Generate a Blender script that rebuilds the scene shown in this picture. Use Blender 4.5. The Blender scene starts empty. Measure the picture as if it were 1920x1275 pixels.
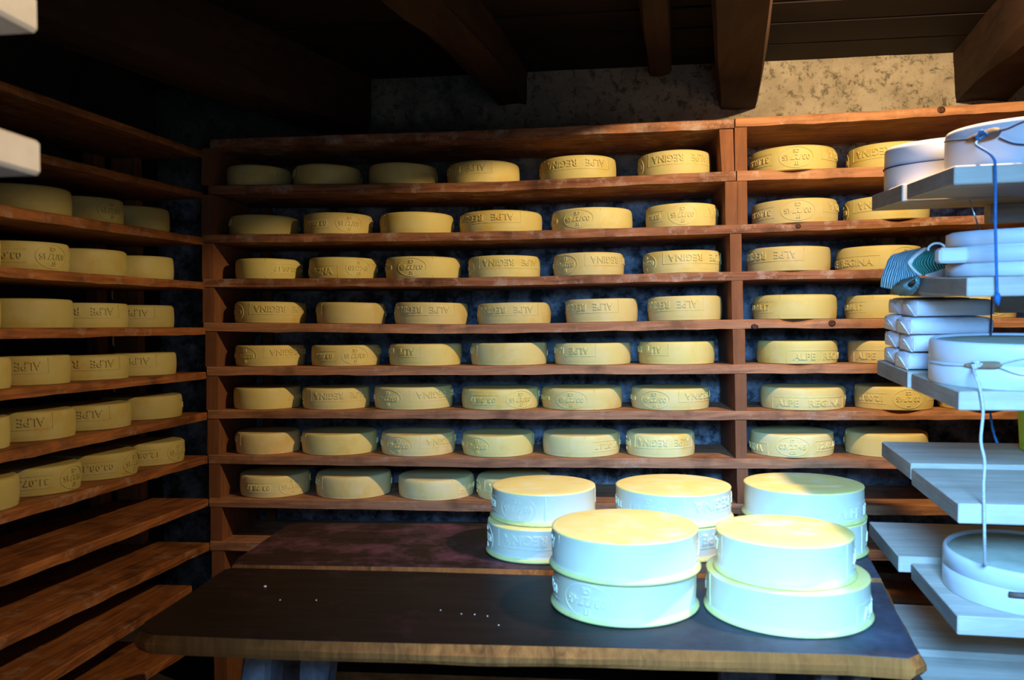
import bpy, bmesh, math, random
from mathutils import Vector, Matrix, noise

# ------------------------------------------------------------------ camera, light, exposure
SC = bpy.context.scene
C = bpy.data.collections.new('cellar'); SC.collection.children.link(C)
PI = math.pi
cam_d = bpy.data.cameras.new('camera'); cam = bpy.data.objects.new('camera', cam_d); C.objects.link(cam)
cam_d.sensor_width = 36; cam_d.lens = 28.125; cam_d.clip_start = 0.05
cam.matrix_world = (Matrix.Translation((0, 0, 1.38)) @ Matrix.Rotation(math.radians(6.1), 4, 'Z')
                    @ Matrix.Rotation(math.radians(89.18), 4, 'X') @ Matrix.Rotation(math.radians(-0.7), 4, 'Z'))
cam_d.dof.use_dof = True; cam_d.dof.focus_distance = 3.0; cam_d.dof.aperture_fstop = 4.8
SC.camera = cam
vs = SC.view_settings
vs.view_transform = 'Standard'; vs.look = 'None'; vs.gamma = 1; vs.use_curve_mapping = False
vs.exposure = 0.0
w = bpy.data.worlds.new('world'); SC.world = w; w.use_nodes = True
w.node_tree.nodes['Background'].inputs[0].default_value = (0.3, 0.5, 1.0, 1)
w.node_tree.nodes['Background'].inputs[1].default_value = 0.0

# warm bulb under the ceiling, above the draining rack
ld = bpy.data.lights.new('ceiling_bulb', 'POINT'); ld.energy = 128; ld.color = (1.0, 0.72, 0.39); ld.shadow_soft_size = 0.02
lo = bpy.data.objects.new('ceiling_bulb', ld); C.objects.link(lo); lo.location = (0.87, 1.68, 2.360)
# blue daylight falling in through the open doorway behind the camera
dd = bpy.data.lights.new('doorway_daylight', 'AREA'); dd.shape = 'RECTANGLE'; dd.size = 0.7; dd.size_y = 0.5
dd.energy = 26; dd.color = (0.17, 0.47, 1.0); dd.spread = math.radians(62)
do = bpy.data.objects.new('doorway_daylight', dd); C.objects.link(do)
do.location = (0.22, -0.2, 1.8)
do.rotation_euler = (Vector((0.42, 1.45, 0.98)) - Vector(do.location)).to_track_quat('-Z', 'Y').to_euler()

# weak wide fill added at the doorway to lift the dim upper left
sd = bpy.data.lights.new('doorway_fill', 'AREA'); sd.shape = 'RECTANGLE'; sd.size = 0.7; sd.size_y = 1.2
sd.energy = 5.5; sd.color = (0.45, 0.70, 1.0)
so = bpy.data.objects.new('doorway_fill', sd); C.objects.link(so); so.location = (0.35, -0.27, 1.25); so.rotation_euler = (math.radians(90), 0, 0)

# ------------------------------------------------------------------ measured layout (metres)
BACK_SHELVES = {'rows': [[{'line': [(-1.4297, 1.933), (-0.4174, 1.9111), (0.4871, 1.9228)], 't': 0.0351},
           {'line': [(0.4926, 1.9235), (0.9551, 1.9218), (1.75, 1.9188)], 't': 0.036}],
          [{'line': [(-1.4752, 1.748), (-0.4197, 1.7317), (0.4874, 1.7352), (0.9541, 1.7415), (1.75, 1.7521)], 't': 0.0319}],
          [{'line': [(-1.4783, 1.5814), (-0.4219, 1.5662), (0.4861, 1.5708), (0.9532, 1.5689), (1.75, 1.5658)], 't': 0.0315}],
          [{'line': [(-1.4814, 1.4165), (-0.4241, 1.395), (0.4848, 1.4023), (0.9522, 1.3986), (1.75, 1.3924)], 't': 0.0337}],
          [{'line': [(-1.4739, 1.2492), (-0.426, 1.2447), (0.4835, 1.2438), (0.9514, 1.2413), (1.75, 1.237)], 't': 0.0333}],
          [{'line': [(-1.4706, 1.0858), (-0.4281, 1.0825), (0.4822, 1.0794), (0.9505, 1.0796), (1.75, 1.08)], 't': 0.0322}],
          [{'line': [(-1.4632, 0.9161), (-0.4304, 0.9092), (0.4808, 0.9119), (0.9496, 0.9143), (1.75, 0.9185)], 't': 0.0354}],
          [{'line': [(-1.4556, 0.7523), (-0.4325, 0.7473), (0.9487, 0.7532), (1.75, 0.7566)], 't': 0.0354}],
          [{'line': [(-1.4587, 0.5882), (0.9478, 0.5955), (1.75, 0.598)], 't': 0.0364}],
          [{'line': [(-1.4467, 0.4322), (1.0442, 0.4361), (1.75, 0.4373)], 't': 0.0357}]],
 'top': [{'line': [(-1.4265, 2.1067), (-0.415, 2.1008), (0.4813, 2.1055)], 't': 0.0347},
         {'line': [(0.4886, 2.108), (0.9562, 2.113), (1.2175, 2.1204), (1.75, 2.1355)], 't': 0.033}]}
BACK_POSTS = [(-1, 0, 0.4335, 0.4811, 0.4414, 0.4835), (-1, 0, 0.4865, 0.5284, 0.4871, 0.5281), (0, 1, 0.4521, 0.4941, 0.4527, 0.4929),
 (0, 1, 0.495, 0.5269, 0.4938, 0.5276), (1, 2, 0.4671, 0.5064, 0.4678, 0.5062), (2, 3, 0.4712, 0.5096, 0.4719, 0.5104),
 (3, 4, 0.4735, 0.5156, 0.4762, 0.5164), (4, 5, 0.4796, 0.5198, 0.4804, 0.5206), (5, 6, 0.4801, 0.5186, 0.4808, 0.5193),
 (6, 7, 0.4842, 0.5227, 0.4851, 0.5236), (7, 8, 0.4866, 0.5251, 0.4875, 0.526), (8, 9, 0.489, 0.5275, 0.4881, 0.5284),
 (-1, 0, -1.4755, -1.4314, -1.4781, -1.4339), (0, 1, -1.4787, -1.4345, -1.4815, -1.4373), (1, 2, -1.48, -1.4358, -1.4825, -1.4382),
 (2, 3, -1.481, -1.4367, -1.4835, -1.4392), (3, 4, -1.4735, -1.4292, -1.476, -1.4317), (4, 5, -1.4724, -1.426, -1.4748, -1.4284),
 (5, 6, -1.4712, -1.4269, -1.4738, -1.4294), (6, 7, -1.4681, -1.4237, -1.4704, -1.426), (7, 8, -1.4647, -1.4203, -1.4671, -1.4227),
 (8, 9, -1.4634, -1.4127, -1.4658, -1.415), (9, 10, -1.4621, -1.4114, -1.4615, -1.4107)]
BACK_CHEESES = [[(-1.316, 3.0069, 1.9305, 0.1229, -0.0216), (-1.0338, 3.0148, 1.9244, 0.1308, -0.0216), (-0.7353, 3.0156, 1.918, 0.1316, -0.0216),
  (-0.4241, 3.0227, 1.9112, 0.1387, -0.0216), (-0.0653, 3.0288, 1.9157, 0.1448, 0.0129), (0.2894, 3.0173, 1.9202, 0.1333, 0.0129),
  (0.7179, 3.036, 1.9227, 0.152, -0.0037), (1.0545, 3.0284, 1.9214, 0.1444, -0.0038)],
 [(-1.2911, 3.0176, 1.7452, 0.1336, -0.0154), (-0.9936, 3.0161, 1.7406, 0.1321, -0.0154), (-0.6849, 3.0253, 1.7358, 0.1413, -0.0154),
  (-0.3617, 3.0438, 1.7319, 0.1598, 0.0039), (-0.0156, 3.0368, 1.7333, 0.1528, 0.0039), (0.3138, 3.016, 1.7345, 0.132, 0.0039),
  (0.7231, 3.035, 1.7384, 0.151, 0.0135), (1.0422, 3.027, 1.7427, 0.143, 0.0133)],
 [(-1.273, 3.0105, 1.5784, 0.1265, -0.0144), (-0.976, 3.0153, 1.5742, 0.1313, -0.0144), (-0.6633, 3.0297, 1.5697, 0.1457, -0.0144),
  (-0.3479, 3.0216, 1.5666, 0.1376, 0.0051), (-0.0301, 3.0172, 1.5682, 0.1332, 0.0051), (0.3142, 3.0273, 1.5699, 0.1433, 0.0051),
  (0.6986, 3.0318, 1.5699, 0.1478, -0.0041), (1.0132, 3.0289, 1.5687, 0.1449, -0.0039), (1.3485, 3.0179, 1.5674, 0.1339, -0.0039)],
 [(-1.2723, 3.02, 1.4122, 0.136, -0.0203), (-0.9477, 3.0176, 1.4056, 0.1336, -0.0203), (-0.6337, 3.0256, 1.3993, 0.1416, -0.0203),
  (-0.3129, 3.0247, 1.3959, 0.1407, 0.008), (0.0167, 3.02, 1.3985, 0.136, 0.008), (0.3227, 3.0202, 1.401, 0.1362, 0.008),
  (0.7193, 3.0325, 1.4004, 0.1485, -0.0079), (1.0334, 3.0192, 1.398, 0.1352, -0.0078), (1.3372, 3.0157, 1.3956, 0.1317, -0.0078)],
 [(-1.275, 3.017, 1.2483, 0.133, -0.0043), (-0.97, 3.0166, 1.247, 0.1326, -0.0043), (-0.6576, 3.0246, 1.2457, 0.1406, -0.0043),
  (-0.3359, 3.0313, 1.2446, 0.1473, -0.001), (-0.0189, 3.0288, 1.2443, 0.1448, -0.001), (0.2906, 3.0248, 1.244, 0.1408, -0.001),
  (0.7247, 3.0266, 1.2425, 0.1426, -0.0053), (1.0436, 3.0218, 1.2408, 0.1378, -0.0054)],
 [(-1.2872, 3.0128, 1.0852, 0.1288, -0.0032), (-1.009, 3.0133, 1.0843, 0.1293, -0.0032), (-0.7097, 3.0365, 1.0834, 0.1525, -0.0032),
  (-0.371, 3.0337, 1.0823, 0.1497, -0.0034), (-0.0609, 3.0378, 1.0812, 0.1538, -0.0034), (0.266, 3.0294, 1.0801, 0.1454, -0.0034),
  (0.7447, 3.0331, 1.0795, 0.1491, 0.0004), (1.0594, 3.0161, 1.0797, 0.1321, 0.0005), (1.3368, 3.0064, 1.0798, 0.1224, 0.0005)],
 [(-1.285, 3.0077, 0.9149, 0.1237, -0.0067), (-1.0044, 3.0305, 0.913, 0.1465, -0.0067), (-0.6914, 3.0281, 0.9109, 0.1441, -0.0067),
  (-0.381, 3.0222, 0.9093, 0.1382, 0.003), (-0.0656, 3.0306, 0.9103, 0.1466, 0.003), (0.229, 3.0107, 0.9112, 0.1267, 0.003),
  (0.7055, 3.0322, 0.9131, 0.1482, 0.0051), (1.0352, 3.0241, 0.9147, 0.1401, 0.0052)],
 [(-1.2639, 3.0184, 0.7514, 0.1344, -0.0049), (-0.9501, 3.0297, 0.7498, 0.1457, -0.0049), (-0.6244, 3.0314, 0.7482, 0.1474, -0.0049),
  (-0.3213, 3.0273, 0.7478, 0.1433, 0.0043)]]
XL = -1.4594
LEFT_SHELVES = [(1.9628, 2.0593, 0.0261), (1.8068, 1.9047, 0.0271), (1.6709, 1.7355, 0.0302), (1.5309, 1.5678, 0.0279), (1.3929, 1.3982, 0.0279),
 (1.2541, 1.2315, 0.0271), (1.1024, 1.08, 0.0297), (0.9635, 0.9173, 0.029), (0.8198, 0.755, 0.0296), (0.6797, 0.589, 0.0309),
 (0.4808, 0.4699, 0.0297), (0.4169, 0.2475, 0.0279)]
LEFT_CHEESES = [[(-1.6044, 2.6122, 1.727, 0.133, 0.0328), (-1.6044, 2.3488, 1.7184, 0.1264, 0.0328), (-1.6094, 2.0822, 1.7097, 0.138, 0.0328),
  (-1.6044, 1.8215, 1.7011, 0.1187, 0.0328)],
 [(-1.6044, 2.6315, 1.5633, 0.133, 0.0187), (-1.6094, 2.3476, 1.558, 0.138, 0.0187), (-1.6044, 2.0787, 1.553, 0.1269, 0.0187),
  (-1.6094, 1.8267, 1.5483, 0.1211, 0.0187)],
 [(-1.6044, 2.629, 1.3976, 0.133, 0.0027), (-1.6044, 2.3494, 1.3968, 0.133, 0.0027), (-1.6044, 2.0808, 1.3961, 0.133, 0.0027),
  (-1.6094, 1.8204, 1.3954, 0.1234, 0.0027)],
 [(-1.6094, 2.6364, 1.2342, 0.138, -0.0115), (-1.6094, 2.3483, 1.2375, 0.138, -0.0115), (-1.6044, 2.0875, 1.2405, 0.1187, -0.0115),
  (-1.6044, 1.8364, 1.2434, 0.1284, -0.0115)],
 [(-1.6094, 2.6711, 1.0823, 0.138, -0.0114), (-1.6044, 2.3564, 1.0858, 0.133, -0.0114), (-1.6044, 2.0946, 1.0888, 0.1249, -0.0114),
  (-1.6044, 1.8528, 1.0916, 0.1128, -0.0114)],
 [(-1.6044, 2.6819, 0.9217, 0.133, -0.0235), (-1.6094, 2.3859, 0.9287, 0.138, -0.0235), (-1.6094, 2.1172, 0.935, 0.1267, -0.0235),
  (-1.6094, 1.8505, 0.9412, 0.136, -0.0235)]]
RACK = {'O': (0.671, 1.5802, 1.3658), 'ex': (0.9969, -0.0787, 0.0), 'ey': (0.0786, 0.9951, 0.0605), 'ez': (-0.0048, -0.0603, 0.9982)}

# ------------------------------------------------------------------ materials
def nodes(name):
    m = bpy.data.materials.new(name); m.use_nodes = True
    nt = m.node_tree; b = nt.nodes['Principled BSDF']
    return m, nt, b
def nd(nt, t, **kw):
    n = nt.nodes.new(t)
    for k, v in kw.items(): setattr(n, k, v)
    return n
def ramp(nt, src, stops):
    r = nd(nt, 'ShaderNodeValToRGB'); e = r.color_ramp.elements
    while len(e) < len(stops): e.new(0.5)
    for el, (p, c) in zip(e, stops):
        el.position = p; el.color = (*c, 1) if len(c) == 3 else c
    nt.links.new(src, r.inputs[0]); return r.outputs[0]
def noisy(nt, vec, scale, detail=5, rough=0.6, dist=0.0):
    n = nd(nt, 'ShaderNodeTexNoise'); n.inputs['Scale'].default_value = scale; n.inputs['Detail'].default_value = detail
    n.inputs['Roughness'].default_value = rough; n.inputs['Distortion'].default_value = dist
    nt.links.new(vec, n.inputs['Vector']); return n.outputs['Fac']
def mapped(nt, scale, seeded=False, coord='Object'):
    tc = nd(nt, 'ShaderNodeTexCoord'); mp = nd(nt, 'ShaderNodeMapping'); mp.inputs['Scale'].default_value = scale
    nt.links.new(tc.outputs[coord], mp.inputs['Vector'])
    if seeded:
        oi = nd(nt, 'ShaderNodeObjectInfo'); cx = nd(nt, 'ShaderNodeCombineXYZ')
        mu = nd(nt, 'ShaderNodeMath', operation='MULTIPLY'); mu.inputs[1].default_value = 7.31
        nt.links.new(oi.outputs['Object Index'], mu.inputs[0])
        for k in range(3): nt.links.new(mu.outputs[0], cx.inputs[k])
        nt.links.new(cx.outputs[0], mp.inputs['Location'])
    return mp.outputs[0]
def mixc(nt, fac, a, b, mode='MIX'):
    m = nd(nt, 'ShaderNodeMix', data_type='RGBA', blend_type=mode)
    for s, v in ((m.inputs['Factor'], fac), (m.inputs['A'], a), (m.inputs['B'], b)):
        if isinstance(v, bpy.types.NodeSocket): nt.links.new(v, s)
        elif isinstance(v, (int, float)): s.default_value = v
        else: s.default_value = (*v, 1)
    return m.outputs['Result']
def bump(nt, b, h, strength, dist=0.002):
    n = nd(nt, 'ShaderNodeBump'); n.inputs['Strength'].default_value = strength; n.inputs['Distance'].default_value = dist
    nt.links.new(h, n.inputs['Height']); nt.links.new(n.outputs[0], b.inputs['Normal'])
def plain(name, col, rough=0.5, spec=0.4, vary=0.0, vscale=30, bstr=0.0):
    m, nt, b = nodes(name); b.inputs['Roughness'].default_value = rough
    b.inputs['Specular IOR Level'].default_value = spec
    v = mapped(nt, (1, 1, 1))
    f = noisy(nt, v, vscale)
    dk = tuple(max(0, c * (1 - vary)) for c in col); lt = tuple(min(1, c * (1 + vary)) for c in col)
    nt.links.new(ramp(nt, f, [(0.3, dk), (0.7, lt)]), b.inputs['Base Color'])
    if bstr: bump(nt, b, f, bstr)
    return m
def wood(name, dark, light, grain=(2, 40, 40), rough=0.75, blotch=None, blotch_at=(0.55, 0.7), bs=3.0, spec=0.25, bst=0.4, seeded=False):
    m, nt, b = nodes(name); b.inputs['Roughness'].default_value = rough; b.inputs['Specular IOR Level'].default_value = spec
    v = mapped(nt, grain, seeded)
    f = noisy(nt, v, 1.0, 7, 0.65, 0.8)
    col = ramp(nt, f, [(0.28, dark), (0.72, light)])
    v2 = mapped(nt, (1, 1, 1), seeded)
    f2 = noisy(nt, v2, bs, 6, 0.7)
    col = mixc(nt, ramp(nt, f2, [(0.3, (0, 0, 0)), (0.75, (1, 1, 1))]), col, tuple(c * 0.45 for c in light), 'MIX') if blotch is None else col
    if blotch:
        f3 = noisy(nt, v2, bs * 4, 6, 0.75)
        mk = ramp(nt, f3, [(blotch_at[0], (0, 0, 0)), (blotch_at[1], (1, 1, 1))])
        col = mixc(nt, mk, col, blotch)
        f4 = noisy(nt, v2, bs * 2.3, 4, 0.6)
        col = mixc(nt, ramp(nt, f4, [(0.5, (0, 0, 0)), (0.75, (0.8, 0.8, 0.8))]), col, tuple(c * 0.4 for c in dark))
    nt.links.new(col, b.inputs['Base Color'])
    bump(nt, b, f, bst)
    return m
def cheese_mat(name, base, patch, pale, rough=0.55, bst=0.25):
    m, nt, b = nodes(name); b.inputs['Roughness'].default_value = rough; b.inputs['Specular IOR Level'].default_value = 0.3
    v = mapped(nt, (1, 1, 1), True)
    f1 = noisy(nt, v, 9, 4, 0.6); f2 = noisy(nt, v, 17, 3, 0.5); f3 = noisy(nt, v, 160, 3, 0.6)
    col = mixc(nt, ramp(nt, f1, [(0.52, (0, 0, 0)), (0.72, (1, 1, 1))]), base, patch)
    col = mixc(nt, ramp(nt, f2, [(0.5, (0, 0, 0)), (0.75, (0.8, 0.8, 0.8))]), col, pale)
    oi = nd(nt, 'ShaderNodeObjectInfo')
    col = mixc(nt, 1.0, col, oi.outputs['Color'], 'MULTIPLY')
    nt.links.new(col, b.inputs['Base Color'])
    bump(nt, b, f3, bst, 0.0012)
    return m
M = {}
M['shelf_x'] = wood('aged_shelf_wood', (0.11, 0.034, 0.014), (0.44, 0.19, 0.09), (3, 45, 45), 0.7, (0.44, 0.31, 0.24), (0.52, 0.68), 3.2)
M['shelf_fresh'] = wood('brown_shelf_wood', (0.26, 0.10, 0.045), (0.58, 0.28, 0.13), (3, 45, 45), 0.7, (0.56, 0.40, 0.28), (0.58, 0.76), 3.0)
M['shelf_y'] = wood('aged_shelf_wood_side', (0.10, 0.028, 0.008), (0.42, 0.15, 0.042), (45, 3, 45), 0.6, (0.34, 0.22, 0.15), (0.54, 0.72), 3.0, 0.35)
M['post'] = wood('post_wood', (0.16, 0.055, 0.02), (0.36, 0.14, 0.055), (45, 45, 3), 0.75)
M['knot'] = plain('knot_wood', (0.06, 0.018, 0.007), 0.6, 0.3, 0.4, 60)
M['beam'] = wood('smoked_beam_wood', (0.006, 0.003, 0.0022), (0.068, 0.028, 0.014), (22, 2.5, 22), 0.8, None, bs=2)
M['ceil'] = wood('smoked_ceiling_wood', (0.003, 0.0015, 0.001), (0.024, 0.010, 0.006), (2.5, 26, 26), 0.75, None, bs=2)
M['new_wood'] = wood('new_whitewood', (0.46, 0.37, 0.27), (0.84, 0.74, 0.60), (2.2, 30, 30), 0.65, None, bs=1.2, bst=0.2)
M['end_grain'] = wood('sawn_board_end', (0.22, 0.18, 0.145), (0.46, 0.38, 0.31), (60, 5, 60), 0.8, None, bs=6, bst=0.3)
M['table_top'] = wood('dark_oiled_table_top', (0.003, 0.0016, 0.0016), (0.011, 0.005, 0.005), (4, 40, 40), 0.5, (0.036, 0.012, 0.016), (0.56, 0.78), 2.0, 0.2, 0.3)
M['table_back'] = wood('reddish_oiled_table_top', (0.005, 0.002, 0.002), (0.030, 0.011, 0.012), (4, 40, 40), 0.5, (0.13, 0.045, 0.062), (0.47, 0.70), 2.2, 0.2, 0.3)
def sheen_and_whey(m):
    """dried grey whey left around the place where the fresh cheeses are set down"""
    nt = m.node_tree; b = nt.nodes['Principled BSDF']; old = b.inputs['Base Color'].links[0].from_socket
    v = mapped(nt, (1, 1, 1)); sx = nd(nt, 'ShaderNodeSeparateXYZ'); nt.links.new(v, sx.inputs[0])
    mr = nd(nt, 'ShaderNodeMapRange'); mr.inputs['From Min'].default_value = -0.10; mr.inputs['From Max'].default_value = 0.50  # painted blue daylight sheen, growing towards the right of the table
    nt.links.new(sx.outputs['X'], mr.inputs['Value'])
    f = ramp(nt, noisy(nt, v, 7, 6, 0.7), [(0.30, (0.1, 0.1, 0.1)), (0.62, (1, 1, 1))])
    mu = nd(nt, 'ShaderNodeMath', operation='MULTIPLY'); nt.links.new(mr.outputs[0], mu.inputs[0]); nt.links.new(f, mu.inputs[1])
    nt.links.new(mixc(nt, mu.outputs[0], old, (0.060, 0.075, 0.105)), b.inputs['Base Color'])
sheen_and_whey(M['table_top']); sheen_and_whey(M['table_back'])
M['table_edge'] = wood('raw_table_edge', (0.055, 0.014, 0.006), (0.62, 0.20, 0.045), (55, 55, 3), 0.85, None, bs=3, spec=0.05)
M['leg'] = plain('grey_stained_leg', (0.24, 0.24, 0.26), 0.6, 0.3, 0.6, 18, 0.5)
M['cheese'] = cheese_mat('aged_cheese_rind', (0.635, 0.525, 0.175), (0.61, 0.42, 0.085), (0.66, 0.565, 0.25))
M['young'] = cheese_mat('young_cheese_rind', (0.90, 0.69, 0.22), (0.88, 0.60, 0.13), (0.90, 0.80, 0.50), 0.45, 0.15)
M['young_side'] = cheese_mat('young_cheese_side', (0.72, 0.66, 0.46), (0.74, 0.64, 0.38), (0.76, 0.72, 0.56), 0.45, 0.15)
M['lip'] = plain('cheese_lip', (0.72, 0.66, 0.22), 0.45, 0.4, 0.1)
M['hoop'] = plain('white_plastic', (0.66, 0.65, 0.66), 0.35, 0.5, 0.03, 8)
M['curd'] = plain('fresh_curd', (0.42, 0.43, 0.33), 0.6, 0.3, 0.12, 25)
M['cord_blue'] = plain('blue_cord', (0.018, 0.13, 0.32), 0.6, 0.3, 0.3, 200)
M['cord_dark'] = plain('dark_cord', (0.03, 0.04, 0.09), 0.7, 0.2, 0.3, 200)
M['cord_white'] = plain('white_cord', (0.55, 0.52, 0.5), 0.8, 0.2, 0.2, 200)
M['toggle'] = wood('toggle_wood', (0.10, 0.06, 0.045), (0.24, 0.14, 0.09), (60, 60, 60), 0.6, None)
M['toggle_pale'] = wood('pale_toggle_wood', (0.28, 0.15, 0.08), (0.46, 0.27, 0.15), (60, 60, 60), 0.6, None)
M['paper'] = plain('white_wrapping_paper', (0.80, 0.78, 0.80), 0.55, 0.35, 0.05, 40, 0.2)
M['steel'] = plain('steel', (0.5, 0.5, 0.52), 0.3, 0.6); M['steel'].node_tree.nodes['Principled BSDF'].inputs['Metallic'].default_value = 1
M['tub'] = plain('lime_plastic', (0.42, 0.72, 0.01), 0.4, 0.4, 0.04)
M['white_board'] = plain('whitewashed_board', (0.72, 0.68, 0.64), 0.7, 0.2, 0.12, 15)
M['floor'] = plain('earth_floor', (0.05, 0.042, 0.036), 0.9, 0.1, 0.5, 12, 0.6)
M['crumb'] = plain('crumb', (0.8, 0.78, 0.7), 0.6, 0.3)
def cloth_mat(name, a, b_):
    m, nt, b = nodes(name); b.inputs['Roughness'].default_value = 0.85
    v = mapped(nt, (1, 1, 1), coord='UV')
    wv = nd(nt, 'ShaderNodeTexWave'); wv.inputs['Scale'].default_value = 5.5; wv.inputs['Distortion'].default_value = 1.2; wv.inputs['Detail'].default_value = 1
    nt.links.new(v, wv.inputs['Vector'])
    nt.links.new(ramp(nt, wv.outputs['Fac'], [(0.2, a), (0.8, b_)]), b.inputs['Base Color'])
    bump(nt, b, wv.outputs['Fac'], 0.9, 0.004)
    return m
M['cloth'] = cloth_mat('teal_knit', (0.10, 0.28, 0.33), (0.50, 0.76, 0.78))
M['cloth_in'] = cloth_mat('green_knit_inside', (0.03, 0.26, 0.20), (0.12, 0.52, 0.38))
M['hem'] = plain('white_hem', (0.85, 0.84, 0.74), 0.8, 0.2, 0.06, 80, 0.4)
def plaster():
    m, nt, b = nodes('stained_plaster'); b.inputs['Roughness'].default_value = 0.9; b.inputs['Specular IOR Level'].default_value = 0.15
    v = mapped(nt, (1, 1, 1))
    base = ramp(nt, noisy(nt, v, 5, 6, 0.65), [(0.3, (0.30, 0.25, 0.18)), (0.7, (0.52, 0.45, 0.34))])
    spots = ramp(nt, noisy(nt, v, 26, 6, 0.8, 0.3), [(0.51, (0, 0, 0)), (0.62, (0.9, 0.9, 0.9))])
    col = mixc(nt, spots, base, (0.10, 0.085, 0.06))
    # damp dark mould on the wall behind the shelves, where the cheese breathes
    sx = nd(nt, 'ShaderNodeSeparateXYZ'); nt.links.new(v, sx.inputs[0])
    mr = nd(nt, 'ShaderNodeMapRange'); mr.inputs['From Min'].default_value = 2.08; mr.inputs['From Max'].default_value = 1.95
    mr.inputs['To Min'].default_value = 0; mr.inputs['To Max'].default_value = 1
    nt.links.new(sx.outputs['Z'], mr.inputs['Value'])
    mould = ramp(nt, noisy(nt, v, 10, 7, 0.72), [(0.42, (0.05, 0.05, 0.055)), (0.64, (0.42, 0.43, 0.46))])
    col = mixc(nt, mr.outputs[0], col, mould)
    # shade left of the middle beam, painted into the upper plaster
    so_ = nd(nt, 'ShaderNodeMapRange'); so_.inputs['From Min'].default_value = 0.55; so_.inputs['From Max'].default_value = -0.6
    nt.links.new(sx.outputs['X'], so_.inputs['Value'])
    sf = ramp(nt, noisy(nt, v, 4, 6, 0.7), [(0.25, (0.35, 0.35, 0.35)), (0.55, (1, 1, 1))])
    sm = nd(nt, 'ShaderNodeMath', operation='MULTIPLY'); nt.links.new(so_.outputs[0], sm.inputs[0]); nt.links.new(sf, sm.inputs[1])
    sc_ = nd(nt, 'ShaderNodeMath', operation='MULTIPLY'); sc_.inputs[1].default_value = 0.85; nt.links.new(sm.outputs[0], sc_.inputs[0])
    inv = nd(nt, 'ShaderNodeMath', operation='SUBTRACT'); inv.inputs[0].default_value = 1; nt.links.new(mr.outputs[0], inv.inputs[1])
    s2 = nd(nt, 'ShaderNodeMath', operation='MULTIPLY'); nt.links.new(sc_.outputs[0], s2.inputs[0]); nt.links.new(inv.outputs[0], s2.inputs[1])
    col = mixc(nt, s2.outputs[0], col, (0.035, 0.033, 0.034))
    nt.links.new(col, b.inputs['Base Color'])
    bump(nt, b, noisy(nt, v, 22, 6, 0.7), 0.6, 0.01)
    return m
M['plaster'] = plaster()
M['dark_wall'] = plain('smoked_wall', (0.045, 0.038, 0.034), 0.9, 0.1, 0.5, 6, 0.5)

# ------------------------------------------------------------------ mesh helpers
def obj(name, verts, faces, mat, parent=None, smooth=False, mats=None, fmat=None, world=True):
    me = bpy.data.meshes.new(name); me.from_pydata([tuple(v) for v in verts], [], faces); me.update()
    for m_ in (mats or [mat]): me.materials.append(m_)
    if fmat: me.polygons.foreach_set('material_index', fmat)
    if smooth: me.polygons.foreach_set('use_smooth', [True] * len(me.polygons))
    o = bpy.data.objects.new(name, me); C.objects.link(o)
    if parent:
        o.parent = parent
        if world: o.matrix_parent_inverse = Matrix.Translation(parent.location).inverted()
    return o
def share(name, me, parent=None):
    o = bpy.data.objects.new(name, me); C.objects.link(o)
    if parent: o.parent = parent
    return o
def tag(o, label, cat, group=None):
    o['label'] = label; o['category'] = cat
    if group: o['group'] = group
    return o
def thing(name, loc, label, cat, group=None):
    o = bpy.data.objects.new(name, None); o.empty_display_size = 0.1; C.objects.link(o); o.location = loc
    return tag(o, label, cat, group)
def struct(o): o['kind'] = 'structure'; return o
def box(x0, x1, y0, y1, z0, z1):
    v = [(x, y, z) for z in (z0, z1) for y in (y0, y1) for x in (x0, x1)]
    f = [(0, 2, 3, 1), (4, 5, 7, 6), (0, 1, 5, 4), (2, 6, 7, 3), (0, 4, 6, 2), (1, 3, 7, 5)]
    return v, f
def cbox(x0, x1, y0, y1, z0, z1, c=0.003):
    """box with chamfered edges"""
    bm = bmesh.new(); v, f = box(x0, x1, y0, y1, z0, z1); vv = [bm.verts.new(p) for p in v]
    for q in f: bm.faces.new([vv[i] for i in q])
    bmesh.ops.bevel(bm, geom=bm.edges[:], offset=c, segments=1, affect='EDGES', profile=0.5)
    bm.normal_update(); bm.verts.index_update()
    r = [tuple(p.co) for p in bm.verts], [tuple(p.index for p in q.verts) for q in bm.faces]
    bm.free(); return r
def loft(rings, close_ends=True, closed=True):
    """rings: equal-length lists of points"""
    n = len(rings[0]); v = [p for r in rings for p in r]; f = []
    for i in range(len(rings) - 1):
        for j in range(n if closed else n - 1):
            k = (j + 1) % n
            f.append((i * n + j, i * n + k, (i + 1) * n + k, (i + 1) * n + j))
    if close_ends:
        f.append(tuple(range(n - 1, -1, -1))); f.append(tuple((len(rings) - 1) * n + j for j in range(n)))
    return v, f
def tube(pts, r, n=6, flat=1.0, thin=1.0):
    pts = [Vector(p) for p in pts]; rings = []; up = Vector((0.3, 0.2, 1)).normalized()
    for i, p in enumerate(pts):
        t = (pts[min(i + 1, len(pts) - 1)] - pts[max(i - 1, 0)]).normalized()
        a = t.cross(up)
        if a.length < 0.05: a = t.cross(Vector((1, 0, 0)))
        a.normalize(); b = t.cross(a); rr = r[i] if isinstance(r, (list, tuple)) else r
        rings.append([p + a * rr * thin * math.cos(2 * PI * k / n) + b * rr * flat * math.sin(2 * PI * k / n) for k in range(n)])
    return loft(rings)
def smooth_path(pts, sub=5):
    pts = [Vector(p) for p in pts]; out = []
    for i in range(len(pts) - 1):
        p0, p1, p2, p3 = pts[max(i - 1, 0)], pts[i], pts[i + 1], pts[min(i + 2, len(pts) - 1)]
        for s in range(sub):
            t = s / sub
            out.append(0.5 * ((2 * p1) + (p2 - p0) * t + (2 * p0 - 5 * p1 + 4 * p2 - p3) * t * t + (3 * p1 - p0 - 3 * p2 + p3) * t ** 3))
    out.append(pts[-1]); return out
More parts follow.
